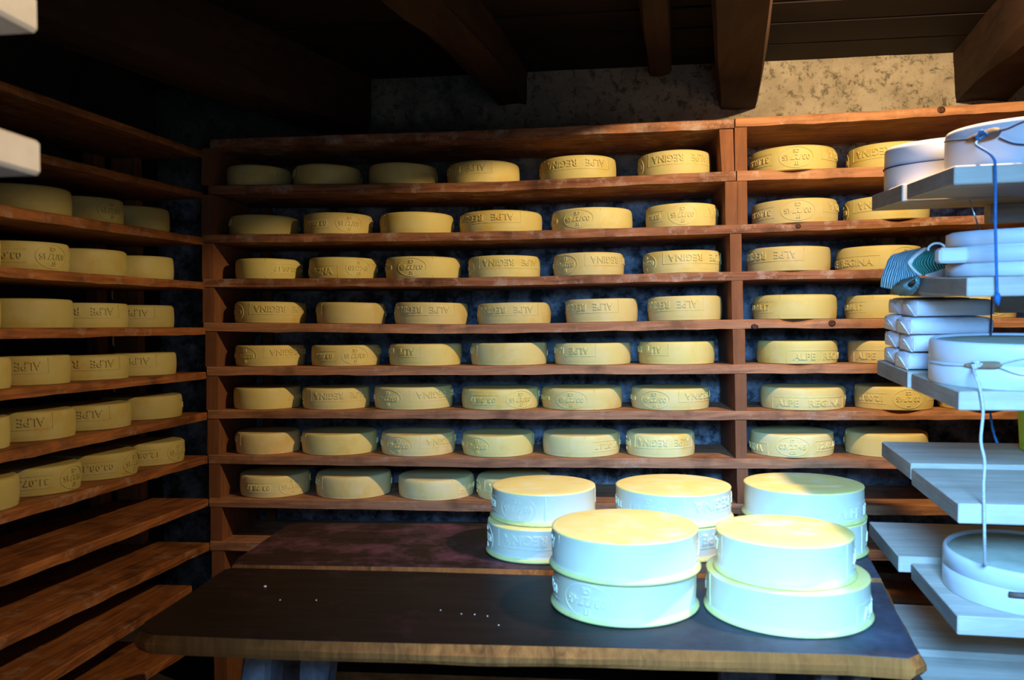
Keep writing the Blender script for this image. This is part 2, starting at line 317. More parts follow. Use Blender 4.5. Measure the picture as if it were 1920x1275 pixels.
def lathe(profile, n=72, wob=0.0, seed=0, capped=True):
    """profile: (r, z) bottom axis to top axis; closed solid"""
    rings = []
    for (r, z) in profile:
        ring = []
        for k in range(n):
            a = 2 * PI * k / n
            d = wob * noise.noise(Vector((math.cos(a) * 1.5 + seed * 7.7, math.sin(a) * 1.5, z * 9)))
            rr = max(r + d * (r > 0.03), 0.0005)
            ring.append((rr * math.cos(a), rr * math.sin(a), z + (0.6 * wob * noise.noise(Vector((math.cos(a) * 1.2, math.sin(a) * 1.2 + seed * 3.3, 4))) if z > 0.05 else 0)))
        rings.append(ring)
    return loft(rings, capped)
def interp(line, x):
    for a, b in zip(line, line[1:]):
        if x <= b[0]: break
    return a[1] + (b[1] - a[1]) * (x - a[0]) / (b[0] - a[0])
def plank_along(sfun, s0, s1, depth, t, place, n=36, rag=0.0015, notches=(), seed=0):
    """long board: sfun(s) = top height; place(s, d, z) -> world point; scooped notches in the front top edge"""
    S = [s0 + (s1 - s0) * i / n for i in range(n + 1)]
    for c, hw, dp in notches:
        S += [c + hw * q for q in (-1, -0.8, -0.55, -0.3, 0, 0.3, 0.55, 0.8, 1)]
    S = sorted(s for s in set(S) if s0 <= s <= s1); rings = []
    for s in S:
        z = sfun(s)
        def j(k): return rag * noise.noise(Vector((s * 14, seed * 3.1 + k * 5, 0.5)))
        dip = 0
        for c, hw, dp in notches:
            q = abs(s - c) / hw
            if q < 1: dip = max(dip, dp * (0.5 + 0.5 * math.cos(PI * q)))
        cf = 0.0025 + abs(j(9))
        sec = [(j(1) + 0.0015, -t + 0.0015 + j(2)), (j(3), -t * 0.5), (j(4) + dip * 0.5, min(-cf - dip, 0)), (cf + dip * 1.2, -dip * 0.9 + j(5) * 0.3), (0.012 + dip * 3.2, 0.0), (depth, 0.0), (depth, -t)]
        rings.append([place(s, d, z + h) for d, h in sec])
    return loft(rings)
def hewn(P, Q, wd, ht, n=14, rag=0.012, seed=0, taper=1.0):
    """roughly hewn beam: P, Q = bottom-centre ends, wd x ht section with waney corners"""
    P, Q = Vector(P), Vector(Q); ax = (Q - P).normalized(); sd = ax.cross(Vector((0, 0, 1))).normalized(); rings = []
    for i in range(n + 1):
        u = i / n; c = P.lerp(Q, u); k = 1 + (taper - 1) * u; W, H = wd / 2 * k, ht
        sec = [(-W, 0.14 * H), (-W * 0.86, 0), (0, -0.003), (W * 0.86, 0), (W, 0.14 * H), (W, H * 0.6), (W, H), (-W, H), (-W, H * 0.6)]
        ring = []
        for m_, (a, b) in enumerate(sec):
            d1 = rag * noise.noise(Vector((u * 5 + seed, m_ * 2.3, seed * 1.7))); d2 = rag * noise.noise(Vector((u * 5 + seed, m_ * 2.3 + 9, 3)))
            ring.append(c + sd * (a + d1) + Vector((0, 0, b + (d2 if b < H else 0))))
        rings.append(ring)
    return loft(rings)
# ------------------------------------------------------------------ the room
YB = 2.88; DEP = 0.35; WB = 3.28; CEIL = 2.425; XR = 2.0; XW = XL - 0.42; YF = -0.30
def wall(name, x0, x1, y0, y1, z0, z1, mat): return struct(obj(name, *box(x0, x1, y0, y1, z0, z1), mat))
# back wall: uneven plaster
nx, nz = 90, 46; V = []; F = []
for j in range(nz + 1):
    for i in range(nx + 1):
        x = XW + (XR - XW) * i / nx; z = 2.6 * j / nz
        V.append((x, WB + 0.010 * noise.noise(Vector((x * 4, z * 4, 2))) + 0.004 * noise.noise(Vector((x * 15, z * 15, 7))), z))
for j in range(nz):
    for i in range(nx):
        a = j * (nx + 1) + i; F.append((a, a + 1, a + nx + 2, a + nx + 1))
k = len(V)
V += [(XW, WB + .2, 0), (XR, WB + .2, 0), (XR, WB + .2, 2.6), (XW, WB + .2, 2.6)]
F.append((k + 1, k, k + 3, k + 2))
struct(obj('wall_back', V, F, M['plaster'], smooth=True))
wall('wall_left', XW - .2, XW, YF - .2, WB + .2, 0, 2.6, M['dark_wall'])
wall('wall_right', XR, XR + .2, YF - .2, WB + .2, 0, 2.6, M['dark_wall'])
fl = struct(obj('floor', *box(XW - .2, XR + .2, YF - .2, WB + .2, -.1, 0), M['floor']))
# wall behind the camera, with the doorway the daylight comes through
DX0, DX1, DZ = -0.25, 1.0, 2.2
v1, f1 = box(XW, DX0, YF - .2, YF, 0, 2.6); v2, f2 = box(DX1, XR, YF - .2, YF, 0, 2.6); v3, f3 = box(DX0, DX1, YF - .2, YF, DZ, 2.6)
struct(obj('wall_front', v1 + v2 + v3, f1 + [tuple(i + 8 for i in q) for q in f2] + [tuple(i + 16 for i in q) for q in f3], M['dark_wall']))
# ceiling: boards across the beams
ce = struct(obj('ceiling', *box(XW - .2, XR + .2, YF - .2, WB + .2, CEIL + .045, CEIL + .15), M['ceil']))
rng = random.Random(4); y = WB; i = 0
while y > -0.1:
    wd = rng.uniform(0.17, 0.27); dz = rng.uniform(-0.004, 0.006)
    pv, pf = plank_along(lambda s: 0, XW, XR, wd - 0.008, 0.03, lambda s, d, h, y=y, dz=dz: (s, y - 0.002 - d, CEIL + dz + 0.005 - h * 1.0), n=24, rag=0.006, seed=i)
    o = obj('ceiling_board', pv, pf, M['ceil'], ce); y -= wd; i += 1
def beam(P, Q, wd, ht, seed, rag=0.012, taper=1.0): obj('beam', *hewn(P, Q, wd, ht, 18, rag, seed, taper), M['beam'], ce, smooth=False)
beam((0.57, 3.30, 2.245), (0.195, 0.95, 2.215), 0.155, 0.22, 1, 0.006, 1.1)
beam((-0.325, 3.30, 2.30), (-0.68, 1.1, 2.30), 0.135, 0.17, 5, 0.03, 1.6)
beam((1.49, 3.30, 2.235), (1.20, 1.1, 2.255), 0.22, 0.20, 9, 0.02)
beam((-1.02, 3.30, 2.20), (-1.82, 1.1, 2.20), 0.20, 0.26, 12, 0.012)
beam((0.245, 3.10, 2.335), (0.06, 1.2, 2.335), 0.085, 0.11, 15, 0.008)

# ------------------------------------------------------------------ the rack on the back wall
XE = 1.75
rack = thing('cheese_rack', (0.0, YB, 0), 'long rack of reddish-brown wooden shelves along the back wall, filled with cheese wheels', 'rack')
NOTCH = {0: [(0.684, 0.085, 0.012)], 1: [(0.669, 0.07, 0.006), (1.042, 0.085, 0.014)], 2: [(0.668, 0.08, 0.006)], 3: [(0.684, 0.085, 0.015), (1.04, 0.08, 0.012)],
         4: [(0.692, 0.08, 0.008)], 5: [(0.695, 0.07, 0.005), (1.039, 0.10, 0.016), (1.317, 0.09, 0.014)], 6: [(0.678, 0.07, 0.006)]}
def back_board(sh, idx, seed, x0, x1, mat):
    ln = sh['line']
    v, f = plank_along(lambda s: interp(ln, s), x0, x1, DEP, sh['t'], lambda s, d, z: (s, YB + d, z), n=44, rag=0.003, notches=NOTCH.get(idx, ()), seed=seed)
    return obj('shelf_board', v, f, mat, rack)
back_board(BACK_SHELVES['top'][0], -1, 30, -1.44, 0.4840, M['shelf_x']); KB = {-1: back_board(BACK_SHELVES['top'][1], -2, 31, 0.4885, XE, M['shelf_fresh'])}
for i, ps in enumerate(BACK_SHELVES['rows']):
    if len(ps) == 2:
        back_board(ps[0], -1, 3, -1.45, 0.4885, M['shelf_x']); back_board(ps[1], 0, 4, 0.4925, XE, M['shelf_fresh'])
    else: KB[i] = back_board(ps[0], i, 5 + i, -1.478 if i < 4 else -1.468, XE, M['shelf_fresh'] if i > 2 else M['shelf_x'])
def shelf_top(i, x):
    ps = BACK_SHELVES['top'] if i < 0 else BACK_SHELVES['rows'][i]
    p = ps[0] if len(ps) == 1 or x < 0.4885 else ps[1]
    return interp(p['line'], x), p['t']
for q, (a, b, x0, x1, x2, x3) in enumerate(BACK_POSTS):
    xm = (x0 + x1) / 2
    zt = shelf_top(a, xm); zt = zt[0] - zt[1]
    zb = shelf_top(b, xm)[0] if b < 10 else 0.0
    y0 = YB + 0.004; y1 = YB + DEP - 0.004
    r = [[(x2, y0, zb), (x3, y0, zb), (x3, y1, zb), (x2, y1, zb)]]
    for u in (0.33, 0.66):
        e = 0.002 * noise.noise(Vector((q * 3.3, u * 9, 1))); r.append([(x2 + (x0 - x2) * u + e, y0, zb + (zt - zb) * u), (x3 + (x1 - x3) * u + e, y0, zb + (zt - zb) * u), (x3 + (x1 - x3) * u, y1, zb + (zt - zb) * u), (x2 + (x0 - x2) * u, y1, zb + (zt - zb) * u)])
    r.append([(x0, y0, zt), (x1, y0, zt), (x1, y1, zt), (x0, y1, zt)])
    obj('spacer_block', *loft(r), M['post'], rack)
for xx in (0.49, -1.455):       # lowest legs and far end of the rack
    if xx > 0: obj('leg', *cbox(xx, xx + .04, YB + .004, YB + DEP - .004, 0, BACK_SHELVES['rows'][9][0]['line'][0][1] - .034), M['post'], rack)
obj('end_post', *cbox(1.71, 1.75, YB + DEP + .001, YB + DEP + .036, 0, 2.10), M['post'], rack)
obj('end_post', *cbox(-1.40, -1.36, YB + DEP + .001, YB + DEP + .036, 0, 2.06), M['post'], rack)
for (x, y, z), rr, kb in (((1.1742, YB, 2.1077), .012, -1), ((0.6994, YB, 1.7242), .008, 1), ((0.8101, YB, 1.385), .011, 3), ((0.5485, YB, 1.3771), .011, 3)):
    ring = lambda s, d: [(x + s * rr * 1.15 * math.cos(a), YB - d, z + s * rr * math.sin(a)) for a in [2 * PI * k / 14 for k in range(14)]]
    obj('knot', *loft([ring(1.05, -.004), ring(1.0, .0008), ring(.45, .0022), ring(.3, .0012)]), M['knot'], KB[kb], smooth=True, world=False)

# ------------------------------------------------------------------ the rack on the left wall
lrack = thing('cheese_rack', (XL - .17, 1.9, 0), 'dark side rack along the left wall with cheeses above and bare orange-edged shelves below', 'rack')
YL0, YL1 = 0.9, YB - 0.01
for i, (z0, z1, t) in enumerate(LEFT_SHELVES):
    ye = YL1 - (0.10 if i >= 10 else 0.012)
    v, f = plank_along(lambda s: z0 + (z1 - z0) * (s - YL0) / (YL1 - YL0), YL0, ye, 0.335, t, lambda s, d, z: (XL - d, s, z), n=40, rag=0.003, seed=60 + i)
    obj('shelf_board', v, f, M['shelf_y'], lrack)
for yy in (1.15, 2.72): obj('post', *cbox(XL - .385, XL - .336, yy, yy + .06, 0, 2.1), M['post'], lrack)
for i in range(11):
    z0, z1, t = LEFT_SHELVES[i]; w0, w1, _ = LEFT_SHELVES[i + 1]
    f = lambda a, b, yy: a + (b - a) * (yy - YL0) / (YL1 - YL0)
    if i == 10: continue
    obj('spacer_block', *cbox(XL - .335, XL - .235, YL1 - .06, YL1 - .02, f(w0, w1, 2.83) , f(z0, z1, 2.83) - t - .0005, .002), M['post'], lrack)
    obj('spacer_block', *cbox(XL - .30, XL - .02, 1.20, 1.24, f(w0, w1, 1.22), f(z0, z1, 1.22) - t - .0005, .002), M['post'], lrack)

# ------------------------------------------------------------------ lettering pressed into the rinds
def glyphs(text, size, space=1.0):
    cu = bpy.data.curves.new('glyphs', 'FONT'); cu.body = text; cu.size = size; cu.space_character = space
    cu.extrude = 0.0030; cu.resolution_u = 2; cu.align_x = 'CENTER'; cu.offset = 0.0003
    o = bpy.data.objects.new('glyphs', cu); C.objects.link(o)
    dg = bpy.context.evaluated_depsgraph_get(); ev = o.evaluated_get(dg); me = ev.to_mesh()
    v = [tuple(p.co) for p in me.vertices]; f = [tuple(p.vertices) for p in me.polygons]
    ev.to_mesh_clear(); bpy.data.objects.remove(o); bpy.data.curves.remove(cu)
    return v, f
R0, H0 = 0.14, 0.08
def prof(z, bulge):                       # wall radius of an aged wheel at height z (nominal size)
    q = (z - H0 / 2) / (H0 / 2); return R0 * (1 - bulge * q * q) - 0.002
class Emboss:
    def __init__(s, rad): s.v = []; s.f = []; s.rad = rad
    def put(s, v, f, ang, zc, sx=1.0):
        k = len(s.v)
        xs = [p[0] for p in v]; ys = [p[1] for p in v]; cx = (min(xs) + max(xs)) / 2; cy = (min(ys) + max(ys)) / 2
        for x, y, e in v: s.v.append((ang + (x - cx) * sx / R0, zc + y - cy, e))
        s.f += [tuple(i + k for i in q) for q in f]
    def text(s, t, size, ang, zc, width=None, space=1.0):
        v, f = glyphs(t, size, space); xs = [p[0] for p in v]; w_ = max(xs) - min(xs)
        s.put(v, f, math.radians(ang), zc, width / w_ if width else 1.0)
    def line(s, pts, wd=0.0018, closed=False):        # pts: (angle deg, z)
        P = [(math.radians(a) * R0, z) for a, z in pts]; n = len(P); k = len(s.v)
        for i, (x, z) in enumerate(P):
            a = P[(i - 1) % n] if closed or i else P[0]; b = P[(i + 1) % n] if closed or i < n - 1 else P[-1]
            t = Vector((b[0] - a[0], b[1] - a[1])).normalized(); m_ = Vector((-t.y, t.x)) * wd / 2
            for d, e in ((1, -.001), (1, .0016), (-1, .0016), (-1, -.001)):
                s.v.append(((x + m_.x * d) / R0, z + m_.y * d, e))
        for i in range(n if closed else n - 1):
            a, b = k + i * 4, k + ((i + 1) % n) * 4
            for q in range(3): s.f.append((a + q, a + q + 1, b + q + 1, b + q))
    def mesh(s, name, flip, mat):
        V = []
        for th, z, e in s.v:
            if flip: th, z = -th, H0 - z
            r = s.rad(z) + e; V.append((r * math.sin(th), -r * math.cos(th), z))
        me = bpy.data.meshes.new(name); me.from_pydata(V, [], s.f); me.update(); me.materials.append(mat); return me
def stamp(variant, date, rad):
    e = Emboss(rad); bx = 0 if variant == 'A' else 25
    e.text('ALPE   REGINA', 0.033, bx, 0.027, 0.225)
    e.line([(bx - 55, 0.006), (bx - 55, 0.047)] + [(bx - 55 + 110 * k / 12, 0.047) for k in range(1, 13)] + [(bx + 55, 0.006)])
    oc = 90 if variant == 'A' else -90 + 180
    if variant == 'B': oc = 200
    e.line([(oc + 22 * math.cos(2 * PI * k / 36), 0.040 + 0.033 * math.sin(2 * PI * k / 36)) for k in range(36)], closed=True)
    e.text('IT', 0.016, oc, 0.060); e.text('03/2745', 0.024, oc, 0.040, 0.086); e.text('CE', 0.016, oc, 0.020)
    dc = oc + 58
    e.text(date, 0.026, dc, 0.040, 0.105, 1.1)
    e.line([(dc - 26 + 52 * k / 6, 0.058) for k in range(7)]); e.line([(dc - 26 + 52 * k / 6, 0.022) for k in range(7)])
    e.line([(dc + 36, 0.004), (dc + 36, 0.076)], 0.002)
    e.line([(oc - 32, 0.004), (oc - 32, 0.076)], 0.0016) if variant == 'B' else None
    return e
BULGE = 0.018
STAMPS = {}
for vn in 'AB':
    for dn, dt in enumerate(('03.08.17', '31.07.17', '12.08.17')):
        if vn == 'B' and dn: continue
        e = stamp(vn, dt, lambda z: prof(z, BULGE))
        for fl_ in (0, 1): STAMPS[(vn, dn, fl_)] = e.mesh('pressed_lettering', fl_, M['cheese'])
        e2 = stamp(vn, dt, lambda z: R0 - 0.002)
        for fl_ in (0, 1): STAMPS[('Y' + vn, dn, fl_)] = e2.mesh('pressed_lettering', fl_, M['young_side'])
def wheel_mesh(seed):
    P = [(0.0, 0.0), (0.07, 0.0), (R0 - 0.009, 0.0), (R0 - 0.0045, 0.0012), (R0 - 0.0025 - R0 * BULGE, 0.0045)]
    P += [(prof(H0 * q, BULGE), H0 * q) for q in (0.12, 0.25, 0.38, 0.5, 0.62, 0.75, 0.88)]
    rd = 0.003 + 0.0015 * (seed % 3)
    P += [(R0 - 0.0025 - R0 * BULGE - rd * .15, H0 - rd * .8), (R0 - 0.003 - R0 * BULGE - rd * .7, H0 - rd * .15), (R0 - 0.005 - rd * 1.6, H0), (0.08, H0 - 0.0005), (0.0, H0 - 0.001)]
    v, f = lathe(P, 80, 0.0009, seed)
    me = bpy.data.meshes.new('cheese'); me.from_pydata(v, [], f); me.update(); me.materials.append(M['cheese'])
    me.polygons.foreach_set('use_smooth', [True] * len(me.polygons)); return me
WHEELS = [wheel_mesh(s) for s in range(5)]
rc = random.Random(11); serial = [0]
def cheese(x, y, z, r, h, tilt, axis, code, label, group, tint):
    """code = (variant, date, flipped, layout angle facing the viewer) or None for a blank side"""
    serial[0] += 1
    o = share('cheese', WHEELS[serial[0] % 5]); tag(o, label, 'cheese', group)
    vn, dn, fl_, al = code
    ph = math.atan2(-x, y) - math.radians(al)
    o.matrix_world = Matrix.Translation((x, y, z + 0.0004)) @ Matrix.Rotation(tilt, 4, axis) @ Matrix.Rotation(ph, 4, 'Z') @ Matrix.Diagonal((r / R0, r / R0, h / H0, 1))
    st = share('pressed_lettering', STAMPS[(vn, dn, fl_)], o)
    for q in (o, st): q.color = (*tint, 1); q.pass_index = serial[0]
    return o
ORD = ['first', 'second', 'third', 'fourth', 'fifth', 'sixth', 'seventh', 'eighth']
# what each wheel turns towards the room: (variant, date, flipped, angle), look
A, B = 'A', 'B'
FACE = [
 [(A,0,1,-125), (A,0,1,112), (A,0,1,172), (A,0,1,42), (A,0,1,4), (A,0,1,-12), (A,1,1,-95), (A,1,1,0)],
 [(A,0,1,112), (A,0,1,-108), (A,1,1,115), (A,0,1,28), (B,0,1,-180), (A,0,1,-92), (A,1,1,-95), (A,1,1,-8)],
 [(A,0,1,-178), (A,0,0,64), (B,0,1,-182), (A,0,1,-12), (A,1,1,-50), (A,1,1,-28), (A,0,1,34), (A,0,0,52), (A,0,1,0)],
 [(A,0,1,-20), (A,0,1,112), (A,0,1,18), (A,1,1,16), (A,0,1,28), (A,0,1,26), (A,2,0,203), (A,2,0,200), (A,1,0,62)],
 [(A,1,1,-45), (A,0,1,-105), (A,1,1,62), (A,0,1,110), (A,0,1,50), (A,0,1,66), (A,2,0,-42), (A,0,0,0)],
 [(A,1,1,-205), (A,0,1,-8), (A,0,1,-50), (A,0,1,-120), (B,0,1,-185), (A,0,1,-68), (A,1,0,-12), (A,2,1,-112), (A,0,0,0)],
 [(A,0,1,112), (A,0,1,118), (A,1,1,-58), (B,0,1,-165), (A,1,1,-190), (A,0,1,-8), (A,2,0,88), (A,0,0,255)],
 [(A,0,1,-118), (A,2,1,110), (A,1,1,-208), (A,0,1,-4)]]
FEAT = {0: 'lettered', 1: 'oval-stamped', 2: 'date-stamped', 3: 'smooth-sided'}
HT = [[.078,.079,.079,.081,.085,.087,.087,.088], [.076,.08,.079,.08,.079,.084,.085,.084], [.078,.08,.081,.08,.083,.082,.087,.084,.083],
      [.081,.08,.081,.078,.085,.088,.087,.083,.083], [.079,.078,.081,.082,.079,.081,.081,.08], [.08,.079,.082,.075,.077,.076,.078,.08,.078],
      [.08,.078,.079,.077,.078,.082,.08,.08], [.08,.082,.075,.076]]
def feature(c):
    vn, dn, fl_, al = c; s = -1 if fl_ else 1; a = (al * s) % 360
    if vn == 'B': return FEAT[1]
    if a < 62 or a > 298: return FEAT[0]
    if a < 122: return FEAT[1]
    if a < 190: return FEAT[2]
    return FEAT[3]
for i, row in enumerate(BACK_CHEESES):
    for k, (x, y, z, r, sl) in enumerate(row):
        rt = k >= 6 and i < 7
        look = ('golden' if rt else 'shadowed grey' if i == 0 and k < 3 or i == 1 and k == 0 else 'whitish' if i >= 6 else 'yellow')
        place = (f'{ORD[k - 6]} right of the middle post' if rt else f'{ORD[k]} from the left')
        shelf = 'lowest filled' if i == 7 else 'top' if i == 0 else ORD[i]
        label = f'{look} {feature(FACE[i][k])} cheese wheel, {place}, {shelf} shelf of back rack'
        if k == 0: x = max(x, -1.4285 + r)
        e0, e1 = shelf_top(i, x - r)[0], shelf_top(i, x + r)[0]; sl = (e1 - e0) / (2 * r); z = (e0 + e1) / 2
        z += max(0, max(shelf_top(i, x + r * q / 6)[0] - z - sl * r * q / 6 for q in range(-6, 7)))
        t = rc.uniform(0.94, 1.04); t *= (1.06 if not rt else 0.90 if i < 3 else 1.0) * (1 + 0.10 * max(0, i - 3)); wht = 0.10 * max(0, i - 4) / 3
        cheese(x, y, z, r, HT[i][k], -math.atan(sl), 'Y', FACE[i][k], label, 'cheese wheels on the back rack', (t, t * rc.uniform(.97, 1.02), t * rc.uniform(.9, 1.1) * (1 + wht * 1.5)))
LF = [[112, -100, 115, 60], [115, 118, -95, 0], [60, 40, 112, 30], [60, 40, 60, 112], [150, 60, 60, 112], [-110, -118, -110, 115]]
for i, row in enumerate(LEFT_CHEESES):
    for k, (x, y, z, r, sl) in enumerate(row):
        code = (A, (i + k) % 3, 1, LF[i][k] - 35)
        look = 'dim grey-green' if i == 0 else 'dull yellow'
        place = 'farthest in the corner' if k == 0 else 'second from the corner' if k == 1 else 'third from the corner' if k == 2 else 'cut by the left frame edge'
        shelf = ['top cheese', 'second cheese', 'third cheese', 'fourth cheese', 'fifth cheese', 'lowest filled'][i]
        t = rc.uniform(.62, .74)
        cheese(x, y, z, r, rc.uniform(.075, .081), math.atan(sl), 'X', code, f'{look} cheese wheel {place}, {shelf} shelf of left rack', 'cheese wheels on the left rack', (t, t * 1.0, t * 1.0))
# ------------------------------------------------------------------ the work table
tbl = thing('work_table', (-0.1, 1.85, 0), 'heavy dark-oiled plank table with raw orange edges carrying the stacked young cheeses', 'table')
ZT = 0.82
def slab(name, outline, z, t, parent, seed, top='table_top'):
    """thick plank: outline counter-clockwise seen from above; oiled top, raw edges"""
    n = len(outline); V = []; F = []; FM = []
    cx = sum(p[0] for p in outline) / n; cy = sum(p[1] for p in outline) / n
    def ring(ins, zz, rag):
        out = []
        for i, (x, y) in enumerate(outline):
            d = Vector((cx - x, cy - y)).normalized() * (ins + rag * noise.noise(Vector((x * 9, y * 9, seed + zz * 40))))
            out.append((x + d.x, y + d.y, zz))
        return out
    rings = [ring(.006, z - t, .006), ring(0, z - t + .008, .006), ring(-.001, z - t * .5, .005), ring(0.001, z - .015, .004), ring(.009, z - .001, .002), ring(.0105, z, .002)]
    for r in rings: V += r
    for i in range(5):
        for j in range(n):
            k = (j + 1) % n; F.append((i * n + j, i * n + k, (i + 1) * n + k, (i + 1) * n + j)); FM.append(1 if i < 4 else 0)
    F.append(tuple(range(n - 1, -1, -1))); FM.append(1); F.append(tuple(5 * n + j for j in range(n))); FM.append(0)
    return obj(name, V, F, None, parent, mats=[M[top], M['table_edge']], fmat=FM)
def dense(pts, step=0.04):
    out = []
    for a, b in zip(pts, pts[1:]):
        m_ = max(1, int(math.hypot(b[0] - a[0], b[1] - a[1]) / step))
        out += [(a[0] + (b[0] - a[0]) * q / m_, a[1] + (b[1] - a[1]) * q / m_) for q in range(m_)]
    return out
front = [(-0.8875, 1.634), (-0.889, 1.46), (-0.872, 1.415), (-0.8381, 1.3964), (-0.6031, 1.3886), (-0.2119, 1.3889), (0.1589, 1.3985), (0.4254, 1.4008), (0.5207, 1.3906), (0.5479, 1.4146), (0.5906, 1.6715), (0.617, 1.803),
         (0.2082, 1.811), (-0.115, 1.812), (-0.4012, 1.816), (-0.8785, 1.812), (-0.8905, 1.80)]
back = [(-0.8785, 1.8164), (-0.4012, 1.8227), (-0.115, 1.8173), (0.2082, 1.8193), (0.6173, 1.8092), (0.6606, 2.0693), (0.7016, 2.3037), (0.4073, 2.2748), (-0.3388, 2.2505), (-0.8651, 2.2268), (-0.8973, 2.1878), (-0.8917, 1.8728)]
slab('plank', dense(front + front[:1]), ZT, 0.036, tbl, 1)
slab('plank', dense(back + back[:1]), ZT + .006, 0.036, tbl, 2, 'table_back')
def leg(pts, wds, dps, seed):
    """flared slab leg: pts = centres from top to floor"""
    P = smooth_path(pts, 4); n = len(P); rings = []
    for i, p in enumerate(P):
        u = i / (n - 1) * (len(wds) - 1); a = int(min(u, len(wds) - 2)); q = u - a
        wx = wds[a] + (wds[a + 1] - wds[a]) * q; dy = dps[a] + (dps[a + 1] - dps[a]) * q
        e = lambda s: 0.006 * noise.noise(Vector((u * 2 + seed, s * 4.4, 1)))
        rings.append([(p.x + sx * wx / 2 + e(sx), p.y + sy * dy / 2 + e(sy + 3), p.z) for sx, sy in ((-1, -.7), (-.7, -1), (.7, -1), (1, -.7), (1, .7), (.7, 1), (-.7, 1), (-1, .7))])
    obj('leg', *loft(rings), M['leg'], tbl)
zl = ZT - .0365
leg([(-.70, 1.62, zl), (-.72, 1.61, .6), (-.78, 1.60, .3), (-.84, 1.60, 0)], [.05, .07, .09, .11], [.09, .1, .1, .12], 1)
leg([(-.60, 1.66, zl), (-.61, 1.66, .6), (-.64, 1.66, .3), (-.66, 1.66, 0)], [.07, .06, .07, .09], [.08, .08, .09, .1], 2)
leg([(-.80, 2.05, zl), (-.80, 2.05, .4), (-.80, 2.05, 0)], [.09, .08, .08], [.09, .09, .09], 3)
leg([(.43, 1.62, zl), (.44, 1.62, .4), (.45, 1.62, 0)], [.045, .05, .06], [.10, .1, .1], 4)
leg([(.475, 1.56, zl), (.48, 1.56, .4), (.485, 1.56, 0)], [.035, .04, .05], [.09, .1, .1], 5)
leg([(.36, 2.03, zl), (.36, 2.03, .4), (.36, 2.03, 0)], [.13, .13, .13], [.08, .08, .08], 6)
obj('cross_rail', *cbox(-.655, .395, 1.70, 1.74, .24, .30, .004), M['leg'], tbl)

# ------------------------------------------------------------------ young cheeses stacked in pairs on the table
def young(x, y, z, r, h, code, label, seed, bulge=0.0):
    serial[0] += 1
    s = r / R0
    P = [(0, 0), (r - .004, 0), (r + .0045, .0008), (r + .0062, .0035), (r + .0045, .0068), (r + .0006, .0105), (r - .0008, .016), (r + bulge, h * .5), (r - .0005, h - .006), (r + .0008, h - .003), (r + .0002, h - .0008), (r - .004, h), (r * .6, h - .0006), (0, h - .0008)]
    v, f = lathe(P, 96, .0012, seed)
    me = bpy.data.meshes.new('cheese'); me.from_pydata(v, [], f); me.update(); me.materials.append(M['young_side']); me.materials.append(M['lip']); me.materials.append(M['young'])
    me.polygons.foreach_set('use_smooth', [True] * len(me.polygons))
    me.polygons.foreach_set('material_index', [1 if (i // 96) in (1, 2, 3, 4) else 2 if (i // 96) >= 9 else 0 for i in range(len(me.polygons))])
    o = share('cheese', me); tag(o, label, 'cheese', 'young cheeses stacked on the table')
    vn, dn, fl_, al = code; ph = math.atan2(-x, y) - math.radians(al)
    o.matrix_world = Matrix.Translation((x, y, z + .0003)) @ Matrix.Rotation(ph, 4, 'Z')
    st = share('pressed_lettering', STAMPS[('Y' + vn, dn, fl_)], o)
    st.matrix_basis = Matrix.Diagonal(((r + .0012) / R0, (r + .0012) / R0, h / H0, 1))
    for q in (o, st): q.color = (1, 1, 1, 1); q.pass_index = serial[0]
ZB = ZT + .006
young(-.152, 1.992, ZB, .1265, .079, (A, 0, 1, -6), 'young whitish cheese wheel with yellow lip, bottom of left rear pair on the table', 1)
young(-.1405, 2.028, ZB + .0795, .131, .077, (B, 0, 1, -170), 'young cheese wheel with yellow top, upper one of the left rear pair on the table', 2)
young(.186, 2.035, ZB, .141, .079, (A, 1, 1, -12), 'young lettered cheese wheel, bottom of the middle rear pair on the table', 3)
young(.1845, 2.040, ZB + .0795, .1415, .078, (A, 1, 1, -66), 'young cheese wheel with bright yellow top, upper one of the middle rear pair', 4)
young(.512, 2.062, ZB, .141, .079, (A, 2, 1, 112), 'young bluish-white cheese wheel, bottom of the right rear pair near the rack', 5)
young(.5085, 2.070, ZB + .0795, .1425, .079, (A, 0, 0, -78), 'young cheese wheel with half-shaded top, upper one of the right rear pair', 6)
young(.0485, 1.640, ZT, .1435, .078, (B, 0, 1, -170), 'young cheese wheel with oval stamp, bottom of the front left pair on the table', 7)
young(.0500, 1.640, ZT + .0785, .147, .079, (A, 2, 1, 115), 'young smooth cheese wheel with mottled top, upper one of the front left pair', 8, .001)
young(.3655, 1.622, ZT, .153, .078, (A, 0, 0, -108), 'broad young cheese wheel protruding under a smaller one, front right pair', 9)
young(.3600, 1.618, ZT + .0785, .129, .079, (A, 1, 1, 116), 'small young cheese wheel, upper one of the front right pair at the table corner', 10)
rcr = random.Random(3)
